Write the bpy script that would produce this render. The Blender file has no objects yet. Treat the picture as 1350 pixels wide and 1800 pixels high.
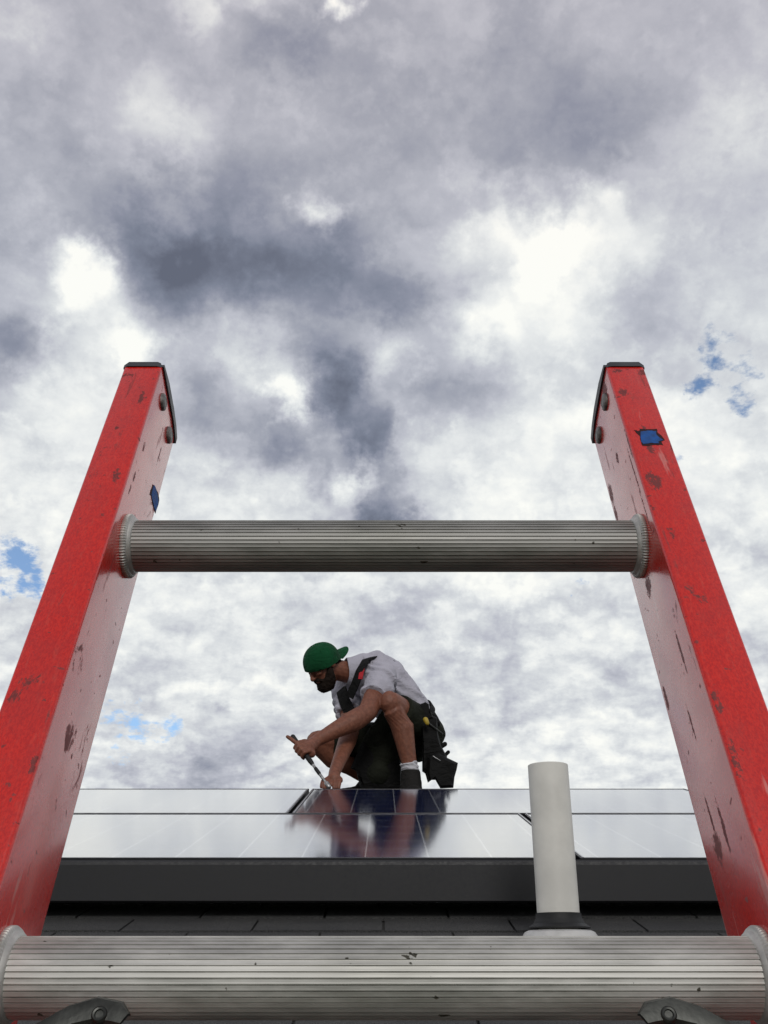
import bpy, bmesh, math, random
from mathutils import Vector, Matrix, noise

random.seed(7)
R = math.radians
scene = bpy.context.scene
COL = scene.collection

# ---------------------------------------------------------------- camera
H = 3.60                       # eye height above the lawn
PITCH = R(25.3)
FPX = 1700.0                   # focal length in photo pixels (1350 x 1800)
EYE = Vector((0, 0, H))
FW = Vector((0, math.cos(PITCH), math.sin(PITCH)))
UP = Vector((0, -math.sin(PITCH), math.cos(PITCH)))
cam_d = bpy.data.cameras.new('camera')
cam_d.sensor_fit = 'VERTICAL'; cam_d.sensor_height = 36.0
cam_d.lens = FPX / 1800 * 36.0
cam_d.clip_start = 0.05; cam_d.clip_end = 4000
cam = bpy.data.objects.new('camera', cam_d); COL.objects.link(cam)
cam.location = EYE; cam.rotation_euler = (R(90) + PITCH, 0, 0)
scene.camera = cam

def ray(px, py):
    return FW + Vector((1, 0, 0)) * ((px - 675) / FPX) - UP * ((py - 900) / FPX)
def aty(px, py, Y):
    """world point at forward distance Y seen in that direction"""
    d = ray(px, py)
    return EYE + d * (Y / d.y)

# ---------------------------------------------------------------- light
SUN_EL, SUN_AZ = R(29), R(176)   # azimuth measured from +Y towards +X: behind the eye, veiled by cloud
sun_d = bpy.data.lights.new('sun', 'SUN'); sun_d.energy = 1.15; sun_d.angle = R(20)
sun_d.color = (1.0, 0.97, 0.93)
sun = bpy.data.objects.new('sun', sun_d); COL.objects.link(sun)
sdir = Vector((math.sin(SUN_AZ) * math.cos(SUN_EL), math.cos(SUN_AZ) * math.cos(SUN_EL), math.sin(SUN_EL)))
sun.rotation_euler = sdir.to_track_quat('Z', 'Y').to_euler()
sun.location = (0, 0, 30)

vs = scene.view_settings
vs.view_transform = 'Standard'; vs.look = 'None'; vs.gamma = 1.0; vs.exposure = 0.0
vs.use_curve_mapping = False

def build_world():
    w = bpy.data.worlds.new('World'); scene.world = w; w.use_nodes = True
    nt = w.node_tree; N = nt.nodes; L = nt.links
    N.clear()
    def nd(t, **k):
        n = N.new(t)
        for a, b in k.items(): setattr(n, a, b)
        return n
    def setin(n, i, v):
        if hasattr(v, 'is_linked') or isinstance(v, bpy.types.NodeSocket): L.new(v, n.inputs[i])
        else: n.inputs[i].default_value = v
    def m(op, a, b=0.0, c=None, clamp=False):
        n = nd('ShaderNodeMath', operation=op, use_clamp=clamp)
        setin(n, 0, a); setin(n, 1, b)
        if c is not None: setin(n, 2, c)
        return n.outputs[0]
    def vm(op, a, b=None, scale=None):
        n = nd('ShaderNodeVectorMath', operation=op)
        setin(n, 0, a)
        if b is not None: setin(n, 1, b)
        if scale is not None: setin(n, 3, scale)
        return n.outputs[1] if op == 'DISTANCE' else n.outputs[0]
    def ns(vec, scale, detail, rough=0.55, dist=0.0, lac=2.0):
        n = nd('ShaderNodeTexNoise'); n.noise_dimensions = '3D'
        L.new(vec, n.inputs['Vector'])
        n.inputs['Scale'].default_value = scale; n.inputs['Detail'].default_value = detail
        n.inputs['Roughness'].default_value = rough; n.inputs['Distortion'].default_value = dist
        n.inputs['Lacunarity'].default_value = lac
        return n
    def mr(v, a, b, c, d, kind='SMOOTHSTEP'):
        n = nd('ShaderNodeMapRange', interpolation_type=kind)
        setin(n, 0, v)
        for i, x in enumerate((a, b, c, d)): n.inputs[i + 1].default_value = x
        return n.outputs[0]
    tc = nd('ShaderNodeTexCoord')
    D = tc.outputs['Generated']
    # ragged cloud edges: push the direction about with two noises
    w1 = ns(D, 4.5, 4, 0.6).outputs['Color']
    w2 = ns(D, 16, 5, 0.62).outputs['Color']
    o1 = vm('SCALE', vm('SUBTRACT', w1, (0.5, 0.5, 0.5)), scale=0.07)
    o2 = vm('SCALE', vm('SUBTRACT', w2, (0.5, 0.5, 0.5)), scale=0.085)
    DW = vm('ADD', vm('ADD', D, o1), o2)
    # cloud layer coordinates
    sep = nd('ShaderNodeSeparateXYZ'); L.new(D, sep.inputs[0])
    zz = m('ADD', m('MAXIMUM', sep.outputs[2], 0.0), 0.26)
    comb = nd('ShaderNodeCombineXYZ')
    L.new(m('DIVIDE', sep.outputs[0], zz), comb.inputs[0])
    L.new(m('DIVIDE', sep.outputs[1], zz), comb.inputs[1])
    comb.inputs[2].default_value = 0.35
    CP = comb.outputs[0]
    big = ns(CP, 1.7, 5, 0.55, 0.15).outputs[0]
    mid = ns(CP, 3.9, 7, 0.60, 0.25).outputs[0]
    fine = ns(CP, 15.0, 6, 0.62, 0.1).outputs[0]
    el = sep.outputs[2]          # sine of the elevation
    # broad cover of the cloud deck by azimuth and elevation (lightness 130 = heavy grey, 250 = white)
    G = [[175,165,165,190,165,170,168,168,170,172,182], [186,162,168,170,154,165,165,165,168,170,186],
         [170,160,186,170,160,158,158,155,150,175,196], [168,165,165,160,174,158,164,168,182,182,180],
         [170,165,148,148,158,158,180,192,204,180,174], [176,226,148,138,142,150,184,230,216,190,190],
         [160,196,226,196,170,184,216,216,188,188,205], [200,222,200,162,205,170,176,196,222,222,206],
         [228,224,206,172,170,168,226,228,226,216,208], [226,226,212,214,206,176,226,226,226,222,205],
         [206,216,216,216,216,216,222,226,216,216,198], [202,216,216,216,210,194,206,198,216,204,198],
         [216,226,216,226,220,216,194,200,204,216,205], [212,216,204,188,214,216,216,216,216,216,210],
         [210,208,196,176,196,216,222,226,220,216,214]]
    def lum(az, e):
        d = Vector((math.sin(az) * math.cos(e), math.cos(az) * math.cos(e), math.sin(e)))
        z_ = d.dot(FW)
        gx = (675 + FPX * d.x / z_) / 135; gy = (900 - FPX * d.dot(UP) / z_) / 100
        gx = min(max(gx, 0), 9.999); gy = min(max(gy, 0), 13.999)
        a, b = int(gx), int(gy); fx, fy = gx - a, gy - b
        v = (G[b][a] * (1 - fx) + G[b][a + 1] * fx) * (1 - fy) + (G[b + 1][a] * (1 - fx) + G[b + 1][a + 1] * fx) * fy
        return (v - 130) / 120
    sw = nd('ShaderNodeSeparateXYZ'); L.new(DW, sw.inputs[0])
    azn = m('ARCTAN2', sw.outputs[0], sw.outputs[1])
    eln = m('ARCSINE', m('MINIMUM', m('MAXIMUM', sw.outputs[2], -.99), .99))
    AZ = 33.0
    azf = m('ADD', m('DIVIDE', azn, 2 * R(AZ)), 0.5, clamp=True)
    val = None
    rows = [8 + 3.5 * k for k in range(14)]
    for k, e in enumerate(rows):
        rp = nd('ShaderNodeValToRGB'); L.new(azf, rp.inputs[0]); c_ = rp.color_ramp; c_.interpolation = 'B_SPLINE'
        while len(c_.elements) < 19: c_.elements.new(0.5)
        for q, el_ in enumerate(c_.elements):
            el_.position = q / 18; v = lum(R(-AZ + 2 * AZ * q / 18), R(e)); el_.color = (v, v, v, 1)
        up_ = mr(eln, R(e - 3.5), R(e), 0.0, 1.0) if k else None
        dn_ = mr(eln, R(e), R(e + 3.5), 1.0, 0.0) if k < len(rows) - 1 else None
        wgt = m('MULTIPLY', up_, dn_) if (up_ is not None and dn_ is not None) else (up_ if dn_ is None else dn_)
        t_ = m('MULTIPLY', wgt, rp.outputs[0])
        val = t_ if val is None else m('ADD', val, t_)
    lowf = mr(el, 0.25, 0.62, 1.0, 0.50)
    puff = nd('ShaderNodeTexVoronoi'); puff.feature = 'SMOOTH_F1'; puff.inputs['Scale'].default_value = 8.5
    puff.inputs['Smoothness'].default_value = .35; puff.inputs['Detail'].default_value = 1.0; puff.inputs['Roughness'].default_value = .6
    L.new(vm('ADD', CP, vm('SCALE', vm('SUBTRACT', w2, (0.5, 0.5, 0.5)), scale=0.30)), puff.inputs['Vector'])
    val = m('ADD', val, m('MULTIPLY', m('SUBTRACT', big, 0.5), 0.18))
    val = m('ADD', val, m('MULTIPLY', m('MULTIPLY', m('SUBTRACT', mid, 0.5), lowf), 0.70))
    val = m('ADD', val, m('MULTIPLY', m('MULTIPLY', m('SUBTRACT', fine, 0.5), lowf), 0.50))
    val = m('ADD', val, m('MULTIPLY', m('MULTIPLY', m('SUBTRACT', 0.42, puff.outputs['Distance']), lowf), 0.30))
    def blob(acc, px, py, r, amp):
        d = ray(px, py).normalized()
        dist = vm('DISTANCE', DW, tuple(d))
        return m('ADD', acc, mr(dist, 0.0, r * 1.5 / 1850, amp, 0.0))
    blobs = [
        (430, 450, 170, -.20), (270, 430, 110, -.14), (330, 520, 90, -.14), (640, 500, 100, -.10), (590, 690, 70, -.16), (1000, 470, 90, .10),
        (600, 670, 75, -.55), (650, 770, 55, -.40), (355, 700, 85, -.25), (490, 790, 80, -.22), (680, 890, 60, -.50),
        (730, 540, 85, -.30), (300, 520, 80, -.12), (600, 520, 120, -.14), (480, 60, 80, -.12), (800, 680, 110, -.20), (1130, 570, 110, -.22), (380, 1345, 85, -.26),
        (1010, 200, 110, -.08), (30, 620, 80, -.22), (1020, 1080, 60, -.06),
        (120, 485, 55, .34), (170, 510, 45, .2), (572, 8, 28, .55), (345, 18, 40, .25), (290, 185, 60, .14), (578, 372, 42, .35), (1040, 350, 50, .34),
        (865, 400, 70, .28), (945, 458, 60, .26), (505, 705, 40, .50), (440, 640, 90, .30), (250, 605, 55, .32), (770, 770, 80, .14),
        (870, 575, 60, .24), (625, 830, 45, .40), (40, 50, 70, .18), (1100, 460, 60, .12), (690, 620, 60, .24), (1290, 210, 70, .08),
    ]
    for b in blobs: val = blob(val, *b)
    val = m('MULTIPLY_ADD', val, 0.92, 0.92 * 0.10 + 0.150)
    ramp = nd('ShaderNodeValToRGB'); L.new(val, ramp.inputs[0])
    cr = ramp.color_ramp; cr.interpolation = 'LINEAR'
    def lin(c): return tuple(((x / 255 + .055) / 1.055) ** 2.4 for x in c)
    stops = [(0.0, (100, 106, 122)), (.19, (124, 131, 148)), (.32, (144, 149, 165)), (.44, (165, 169, 181)), (.575, (189, 192, 202)), (.71, (213, 217, 221)), (.83, (234, 237, 237)), (.96, (252, 253, 248))]
    while len(cr.elements) < len(stops): cr.elements.new(0.5)
    for e, (p, c) in zip(cr.elements, stops):
        e.position = p; e.color = (*lin(c), 1)
    # faint warm tint high up, as in thin stratus
    warm = nd('ShaderNodeMix', data_type='RGBA', blend_type='MULTIPLY')
    L.new(mr(el, 0.55, 0.85, 0.0, 1.0), warm.inputs[0]); L.new(ramp.outputs[0], warm.inputs[6])
    warm.inputs[7].default_value = (1.04, .99, .97, 1)
    cloud = vm('SCALE', warm.outputs[2], scale=10.0)
    # unseen sky behind the eye is dimmed to weaken the light from there
    back = mr(sep.outputs[1], -0.40, 0.20, 0.50, 1.0)
    cloud = vm('SCALE', cloud, scale=back)
    # clear gaps
    gap = None
    gaps = [(10, 990, 60, 1.0), (35, 1010, 40, .7), (1300, 660, 50, .44), (1265, 612, 45, .42), (1335, 705, 40, .54), (1215, 650, 36, .40), (200, 1256, 34, .66), (245, 1266, 30, .52), (298, 1280, 34, .80), (225, 1262, 30, .3), (1210, 828, 34, .56),
            (1030, 1042, 34, .56), (1240, 650, 40, .5), (185, 1305, 26, .6), (950, 1315, 40, .46)]
    for (px, py, r, a) in gaps:
        d = ray(px, py).normalized()
        g = mr(vm('DISTANCE', DW, tuple(d)), 0.0, r * 1.45 / 1850, a, 0.0)
        gap = g if gap is None else m('ADD', gap, g)
    gn = m('ADD', gap, m('MULTIPLY', mr(gap, 0.04, 0.25, 0.0, 1.0), m('MULTIPLY', m('SUBTRACT', ns(CP, 24, 7, .66).outputs[0], 0.5), 3.2)))
    gf = mr(gn, 0.30, 1.15, 0.0, 0.95)
    sky = nd('ShaderNodeTexSky'); sky.sky_type = 'NISHITA'; sky.sun_disc = False
    sky.sun_elevation = SUN_EL; sky.sun_rotation = SUN_AZ
    sky.air_density = 1.0; sky.dust_density = 0.4; sky.ozone_density = 2.0
    mx = nd('ShaderNodeMix', data_type='RGBA')
    L.new(gf, mx.inputs[0]); L.new(cloud, mx.inputs[6]); L.new(vm('MULTIPLY', sky.outputs[0], (1.15, 1.25, 1.35)), mx.inputs[7])
    bg = nd('ShaderNodeBackground'); bg.inputs['Strength'].default_value = 0.1
    L.new(mx.outputs[2], bg.inputs[0])
    out = nd('ShaderNodeOutputWorld'); L.new(bg.outputs[0], out.inputs[0])
build_world()

# ---------------------------------------------------------------- helpers
def tag(o, label=None, cat=None, group=None, kind=None):
    if label: o['label'] = label
    if cat: o['category'] = cat
    if group: o['group'] = group
    if kind: o['kind'] = kind
    return o
def empty(name, loc, rot=(0, 0, 0)):
    o = bpy.data.objects.new(name, None); COL.objects.link(o)
    o.location = loc; o.rotation_euler = rot; o.empty_display_size = 0.1
    return o
def obj(name, bm, mat, parent=None, smooth=False, angle=40):
    me = bpy.data.meshes.new(name); bmesh.ops.recalc_face_normals(bm, faces=bm.faces[:])
    bm.to_mesh(me); bm.free()
    for mt in (mat if isinstance(mat, (list, tuple)) else [mat]): me.materials.append(mt)
    if smooth:
        for p in me.polygons: p.use_smooth = True
        try: me.set_sharp_from_angle(angle=R(angle))
        except Exception: pass
    o = bpy.data.objects.new(name, me); COL.objects.link(o)
    if parent: o.parent = parent
    return o
def box(bm, lo, hi, M=None, bev=0.0):
    lo = Vector(lo); hi = Vector(hi); c = (lo + hi) / 2; s = hi - lo
    r = bmesh.ops.create_cube(bm, size=1.0, matrix=Matrix.Translation(c) @ Matrix.Diagonal((*s, 1)))
    vs_ = r['verts']
    if bev:
        es = list({e for v in vs_ for e in v.link_edges})
        rb = bmesh.ops.bevel(bm, geom=es, offset=bev, segments=2, affect='EDGES', profile=0.6)
        vs_ = list({v for f in rb['faces'] for v in f.verts} | {v for v in vs_ if v.is_valid})
    if M is not None: bmesh.ops.transform(bm, matrix=M, verts=vs_)
    return vs_
def loop_faces(bm, rings, cap=True):
    for a, b in zip(rings[:-1], rings[1:]):
        n = len(a)
        for i in range(n): bm.faces.new((a[i], a[(i + 1) % n], b[(i + 1) % n], b[i]))
    if cap:
        bm.faces.new(rings[0]); bm.faces.new(rings[-1][::-1])
def extrude_poly(bm, pts, to3a, to3b):
    a = [bm.verts.new(to3a(*p)) for p in pts]; b = [bm.verts.new(to3b(*p)) for p in pts]
    loop_faces(bm, [a, b])
def basis(d, hint=None):
    d = d.normalized()
    h = hint if hint is not None else (Vector((0, 0, 1)) if abs(d.z) < .9 else Vector((0, 1, 0)))
    x = h.cross(d)
    if x.length < 1e-4: x = Vector((1, 0, 0)).cross(d)
    x.normalize(); y = d.cross(x)
    return x, y
def tube(bm, pts, rads, seg=16, flat=(False, False), squash=None, hint=None):
    """smooth tapered tube with round ends; squash=(sx,sy) flattens the section"""
    pts = [Vector(p) for p in pts]; n = len(pts); rings = []
    sx, sy = squash if squash else (1, 1)
    dirs = []
    for i in range(n):
        a = pts[max(i - 1, 0)]; b = pts[min(i + 1, n - 1)]; dirs.append((b - a).normalized())
    def ring(c, d, r):
        x, y = basis(d, hint)
        return [bm.verts.new(c + x * (math.cos(t) * r * sx) + y * (math.sin(t) * r * sy)) for t in [2 * math.pi * k / seg for k in range(seg)]]
    if not flat[0]:
        for t in (80, 55, 28): rings.append(ring(pts[0] - dirs[0] * rads[0] * math.sin(R(t)), dirs[0], rads[0] * math.cos(R(t))))
    for p, d, r in zip(pts, dirs, rads): rings.append(ring(p, d, r))
    if not flat[1]:
        for t in (28, 55, 80): rings.append(ring(pts[-1] + dirs[-1] * rads[-1] * math.sin(R(t)), dirs[-1], rads[-1] * math.cos(R(t))))
    loop_faces(bm, rings)
def ellipsoid(bm, c, axes, M=None, seg=24):
    T = Matrix.Translation(c) @ (M.to_4x4() if M is not None else Matrix.Identity(4)) @ Matrix.Diagonal((*axes, 1))
    bmesh.ops.create_uvsphere(bm, u_segments=seg, v_segments=seg // 2, radius=1.0, matrix=T)
def lathe(bm, prof, M=Matrix.Identity(4), seg=48, mod=None, cap=True):
    rings = []
    for (r, z) in prof:
        rings.append([bm.verts.new(M @ Vector(((r + (mod(r, z, k) if mod else 0)) * math.cos(2 * math.pi * k / seg), (r + (mod(r, z, k) if mod else 0)) * math.sin(2 * math.pi * k / seg), z))) for k in range(seg)])
    loop_faces(bm, rings, cap)

def remesh_mesh(bm, voxel, smooth_it=4, factor=0.5):
    me = bpy.data.meshes.new('tmp'); bmesh.ops.recalc_face_normals(bm, faces=bm.faces[:]); bm.to_mesh(me); bm.free()
    o = bpy.data.objects.new('tmp', me); COL.objects.link(o)
    md = o.modifiers.new('r', 'REMESH'); md.mode = 'VOXEL'; md.voxel_size = voxel; md.adaptivity = 0
    if smooth_it:
        sm = o.modifiers.new('s', 'SMOOTH'); sm.iterations = smooth_it; sm.factor = factor
    dg = bpy.context.evaluated_depsgraph_get(); dg.update()
    ev = o.evaluated_get(dg)
    out = bpy.data.meshes.new_from_object(ev)
    bpy.data.objects.remove(o); bpy.data.meshes.remove(me)
    return out
def obj_me(name, me, mat, parent=None):
    me.name = name; me.materials.clear(); me.materials.append(mat)
    for p in me.polygons: p.use_smooth = True
    o = bpy.data.objects.new(name, me); COL.objects.link(o)
    if parent: o.parent = parent
    return o
def displace(me, fn):
    ns_ = [v.normal.copy() for v in me.vertices]
    for v, n in zip(me.vertices, ns_): v.co += n * fn(v.co, n)
    me.update()

# ---------------------------------------------------------------- materials
class NM:
    def __init__(s, name):
        s.mat = bpy.data.materials.new(name); s.mat.use_nodes = True
        s.nt = s.mat.node_tree; s.N = s.nt.nodes; s.L = s.nt.links
        s.p = s.N['Principled BSDF']
        s.tc = s.N.new('ShaderNodeTexCoord')
    def vec(s, scale=(1, 1, 1), space='Object', loc=(0, 0, 0), rot=(0, 0, 0)):
        mp = s.N.new('ShaderNodeMapping'); mp.inputs['Scale'].default_value = scale; mp.inputs['Location'].default_value = loc
        mp.inputs['Rotation'].default_value = rot
        s.L.new(s.tc.outputs[space], mp.inputs[0]); return mp.outputs[0]
    def noise(s, vec, scale, detail=4, rough=.55, dist=0):
        n = s.N.new('ShaderNodeTexNoise'); s.L.new(vec, n.inputs['Vector'])
        n.inputs['Scale'].default_value = scale; n.inputs['Detail'].default_value = detail
        n.inputs['Roughness'].default_value = rough; n.inputs['Distortion'].default_value = dist
        return n.outputs[0]
    def mr(s, v, a, b, c=0., d=1.):
        n = s.N.new('ShaderNodeMapRange'); n.interpolation_type = 'SMOOTHSTEP'; s.L.new(v, n.inputs[0])
        for i, x in enumerate((a, b, c, d)): n.inputs[i + 1].default_value = x
        return n.outputs[0]
    def math(s, op, a, b=0.0, clamp=False):
        n = s.N.new('ShaderNodeMath'); n.operation = op; n.use_clamp = clamp
        for i, x in enumerate((a, b)):
            if isinstance(x, bpy.types.NodeSocket): s.L.new(x, n.inputs[i])
            else: n.inputs[i].default_value = x
        return n.outputs[0]
    def mix(s, f, a, b):
        n = s.N.new('ShaderNodeMix'); n.data_type = 'RGBA'
        for i, x in ((0, f), (6, a), (7, b)):
            if isinstance(x, bpy.types.NodeSocket): s.L.new(x, n.inputs[i])
            elif i == 0: n.inputs[0].default_value = x
            else: n.inputs[i].default_value = (*x, 1)
        return n.outputs[2]
    def set(s, k, v):
        if isinstance(v, bpy.types.NodeSocket): s.L.new(v, s.p.inputs[k])
        elif isinstance(v, tuple) and len(v) == 3: s.p.inputs[k].default_value = (*v, 1)
        else: s.p.inputs[k].default_value = v
        return s
    def bump(s, h, strength=.3, dist=.002):
        b = s.N.new('ShaderNodeBump'); b.inputs['Strength'].default_value = strength; b.inputs['Distance'].default_value = dist
        s.L.new(h, b.inputs['Height']); s.L.new(b.outputs[0], s.p.inputs['Normal']); return s
def simple(name, col, rough=.6, metal=0., var=.25, nscale=20, bump=.15, bdist=.001, **k):
    a = NM(name); v = a.vec()
    n = a.noise(v, nscale, 5)
    f = a.mr(n, .3, .7)
    a.set('Base Color', a.mix(f, tuple(c * (1 - var) for c in col), tuple(min(1, c * (1 + var)) for c in col)))
    a.set('Roughness', a.mr(n, .3, .7, max(.02, rough - .08), min(1, rough + .08))); a.set('Metallic', metal)
    if bump: a.bump(a.noise(v, nscale * 6, 4), bump, bdist)
    for kk, vv in k.items(): a.set(kk.replace('_', ' '), vv)
    return a.mat

LEL = R(66.8)
U = Vector((0, math.cos(LEL), math.sin(LEL)))
NV = Vector((0, -math.sin(LEL), math.cos(LEL)))
r2 = EYE + FW * .709 + UP * (-.0250)
Lr = r2.z / math.sin(LEL)
footp = r2 - U * Lr
W = .188; DP = .077
def tolocal(p):
    d = p - footp
    return Vector((d.x, -d.dot(NV), d.dot(U)))
def on_front(px, py):
    d = ray(px, py); q = footp + NV * (DP / 2) - EYE
    return tolocal(EYE + d * (q.dot(NV) / d.dot(NV)))
def on_web(px, py):
    d = ray(px, py); sx = -1 if px < 675 else 1
    return tolocal(EYE + d * (sx * W / d.x))
marks = []
for (px, py, rx, rz, lo) in ((1150, 845, .009, .016, .70), (1095, 690, .007, .010, .72), (1130, 655, .008, .007, .70), (1085, 652, .008, .006, .72), (1145, 790, .006, .010, .76),
                             (205, 752, .0022, .003, .66), (205, 835, .006, .018, .77), (225, 660, .010, .008, .78), (1180, 935, .006, .012, .78), (1260, 1230, .005, .020, .78), (1290, 1330, .005, .03, .76), (60, 1345, .004, .012, .72), (195, 690, .004, .010, .74), (248, 700, .004, .02, .76)):
    marks.append((on_front(px, py), rx, .002, rz, lo))
for (px, py, ry, rz, lo) in ((1063, 690, .012, .018, .66), (1085, 805, .006, .010, .70), (1074, 868, .008, .018, .68), (1083, 905, .005, .016, .68), (1140, 1030, .010, .014, .68),
                             (1197, 1145, .0022, .020, .60), (1171, 1228, .004, .016, .66), (1250, 1440, .0024, .026, .69), (1272, 1455, .0036, .026, .69), (1262, 1490, .010, .016, .70), (1115, 830, .002, .06, .72), (1135, 900, .002, .05, .74),
                             (253, 785, .004, .012, .72), (236, 838, .003, .008, .66), (280, 800, .002, .02, .68), (228, 862, .003, .014, .74), (126, 1330, .0018, .003, .62), (1105, 780, .002, .03, .7), (1215, 1270, .002, .02, .68), (240, 1060, .002, .03, .74)):
    marks.append((on_web(px, py), .002, ry, rz, lo))
def mat_fibreglass():
    a = NM('red_fibreglass')
    v = a.vec(); vl = a.vec((1, 1, .16))        # glass fibres run along the rail
    weave = a.noise(a.vec((1, 1, .5)), 900, 3, .7)
    blot = a.noise(v, 28, 6, .62)
    fib = a.noise(vl, 420, 4, .7)
    red = a.mix(a.mr(weave, .35, .65), (.62, .006, .004), (.84, .020, .008))
    red = a.mix(a.math('MULTIPLY', a.mr(fib, .52, .75), .25), red, (.80, .16, .11))
    # rubbed-in dirt, scuffs and black scrapes
    s1 = a.mr(a.noise(a.vec((1, 1, .45), loc=(3, 1, 2)), 55, 8, .72, .6), .575, .63)
    gate = a.mr(a.noise(a.vec(loc=(7.3, 2, 1.1)), 9, 3), .52, .60)
    dirt = a.math('MULTIPLY', s1, gate)
    s2 = a.mr(a.noise(a.vec((1, 1, .12), loc=(1, 8, 2)), 95, 5, .65), .63, .68)
    sp = a.mr(a.noise(a.vec(loc=(4, 4, 9)), 150, 3, .5), .69, .71)
    dirt = a.math('MAXIMUM', dirt, a.math('MULTIPLY', s2, .6))
    dirt = a.math('MAXIMUM', dirt, a.math('MULTIPLY', sp, .8))
    ragged = a.noise(a.vec((1, 1, .7), loc=(6, 2, 3)), 330, 7, .8)
    for (c_, sx_, sy_, sz_, lo_) in marks:     # scrapes at known places on the rails
        sc_ = (1 / sx_, 1 / sy_, 1 / sz_)
        vv_ = a.vec(sc_, loc=tuple(-c_[q] * sc_[q] for q in range(3)))
        ln = a.N.new('ShaderNodeVectorMath'); ln.operation = 'LENGTH'; a.L.new(vv_, ln.inputs[0])
        f_ = a.mr(ln.outputs['Value'], .2, 1.0, 1.0, 0.0)
        hit = a.mr(a.math('ADD', ragged, a.math('MULTIPLY', f_, .24)), lo_ - .07, lo_ - .04)
        dirt = a.math('MAXIMUM', dirt, a.math('MULTIPLY', hit, a.mr(ln.outputs['Value'], .85, 1.0, 1.0, 0.0)))
    col = a.mix(a.math('MULTIPLY', a.mr(blot, .40, .72), .30), red, (.36, .014, .016))
    col = a.mix(a.math('MULTIPLY', dirt, .80), col, (.085, .020, .020))
    # pale scratches
    w = a.mr(a.noise(a.vec((.5, .5, .06), loc=(2, 5, 5), rot=(0, .5, 0)), 140, 4, .6), .66, .70)
    col = a.mix(a.math('MULTIPLY', w, .45), col, (.85, .40, .36))
    a.set('Base Color', col)
    rr = a.math('ADD', a.mr(blot, .3, .7, .22, .30), a.math('MULTIPLY', dirt, .35))
    a.set('Roughness', rr); a.set('IOR', 1.60)
    a.set('Coat Weight', a.math('MULTIPLY', .58, a.math('SUBTRACT', 1.0, dirt), True)); a.set('Coat Roughness', .13)
    a.bump(a.math('ADD', weave, a.math('MULTIPLY', fib, .6)), .16, .0006)
    return a.mat
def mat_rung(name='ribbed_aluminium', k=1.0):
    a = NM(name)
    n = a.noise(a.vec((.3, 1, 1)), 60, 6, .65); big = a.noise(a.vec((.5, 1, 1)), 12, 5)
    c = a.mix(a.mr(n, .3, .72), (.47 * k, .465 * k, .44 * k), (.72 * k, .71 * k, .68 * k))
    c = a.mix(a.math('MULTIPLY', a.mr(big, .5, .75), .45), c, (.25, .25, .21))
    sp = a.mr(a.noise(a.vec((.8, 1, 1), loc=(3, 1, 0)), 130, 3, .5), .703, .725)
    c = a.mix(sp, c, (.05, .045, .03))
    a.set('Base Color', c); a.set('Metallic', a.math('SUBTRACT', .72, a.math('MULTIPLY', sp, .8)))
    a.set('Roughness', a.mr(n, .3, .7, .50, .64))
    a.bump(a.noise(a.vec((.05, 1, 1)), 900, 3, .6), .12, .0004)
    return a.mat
def mat_shingle():
    a = NM('asphalt_shingle')
    g = a.noise(a.vec(), 420, 3, .8); g2 = a.noise(a.vec(), 1200, 2, .8)
    tab = a.noise(a.vec((3.3, 7, 1)), 1.0, 2)
    c = a.mix(a.mr(g, .32, .68), (.020, .021, .024), (.150, .148, .145))
    c = a.mix(a.math('MULTIPLY', a.mr(tab, .4, .65), .5), c, (.045, .045, .05))
    c = a.mix(a.mr(g2, .66, .72), c, (.26, .25, .25))
    a.set('Base Color', c); a.set('Roughness', .95)
    a.bump(a.math('ADD', g, g2), .9, .003)
    return a.mat
def mat_cells():
    """poly-silicon cells under glass: pitch 0.1585 m, white gaps, fine silver fingers"""
    a = NM('solar_cells'); 
    sep = a.N.new('ShaderNodeSeparateXYZ'); a.L.new(a.tc.outputs['Object'], sep.inputs[0])
    def line(co, pitch, off, wd):
        t = a.math('FRACT', a.math('DIVIDE', a.math('ADD', co, off), pitch))
        t = a.math('ABSOLUTE', a.math('SUBTRACT', t, .5))
        return a.math('LESS_THAN', a.math('MULTIPLY', t, pitch), wd)
    PX = .1585
    gx = line(sep.outputs[0], PX, PX * .5, .0021); gy = line(sep.outputs[1], PX, PX * .5, .0017)
    bus = a.math('MAXIMUM', line(sep.outputs[1], PX, PX * .5 + .040, .0007), line(sep.outputs[1], PX, PX * .5 - .040, .0007))
    grid = a.math('MAXIMUM', gx, gy)
    v = a.N.new('ShaderNodeTexVoronoi'); a.L.new(a.vec(), v.inputs['Vector']); v.inputs['Scale'].default_value = 60
    bw = a.N.new('ShaderNodeSeparateColor'); a.L.new(v.outputs['Color'], bw.inputs[0])
    c = a.mix(bw.outputs[0], (.010, .017, .080), (.020, .036, .150))
    c = a.mix(a.math('MULTIPLY', bus, .6), c, (.4, .42, .46))
    c = a.mix(grid, c, (.58, .60, .66))
    dust = a.mr(a.noise(a.vec((1, .3, 1)), 30, 6, .7), .5, .8)
    c = a.mix(a.math('MULTIPLY', dust, .05), c, (.4, .4, .4))
    a.set('Base Color', c)
    a.set('Roughness', a.math('ADD', .105, a.math('MULTIPLY', dust, .05)))
    a.set('IOR', 2.1); a.set('Coat Weight', 1.0); a.set('Coat IOR', 1.5); a.set('Coat Roughness', .085)
    a.bump(a.noise(a.vec((1, 1, 1)), 7, 3, .5), .05, .004)
    return a.mat

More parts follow.
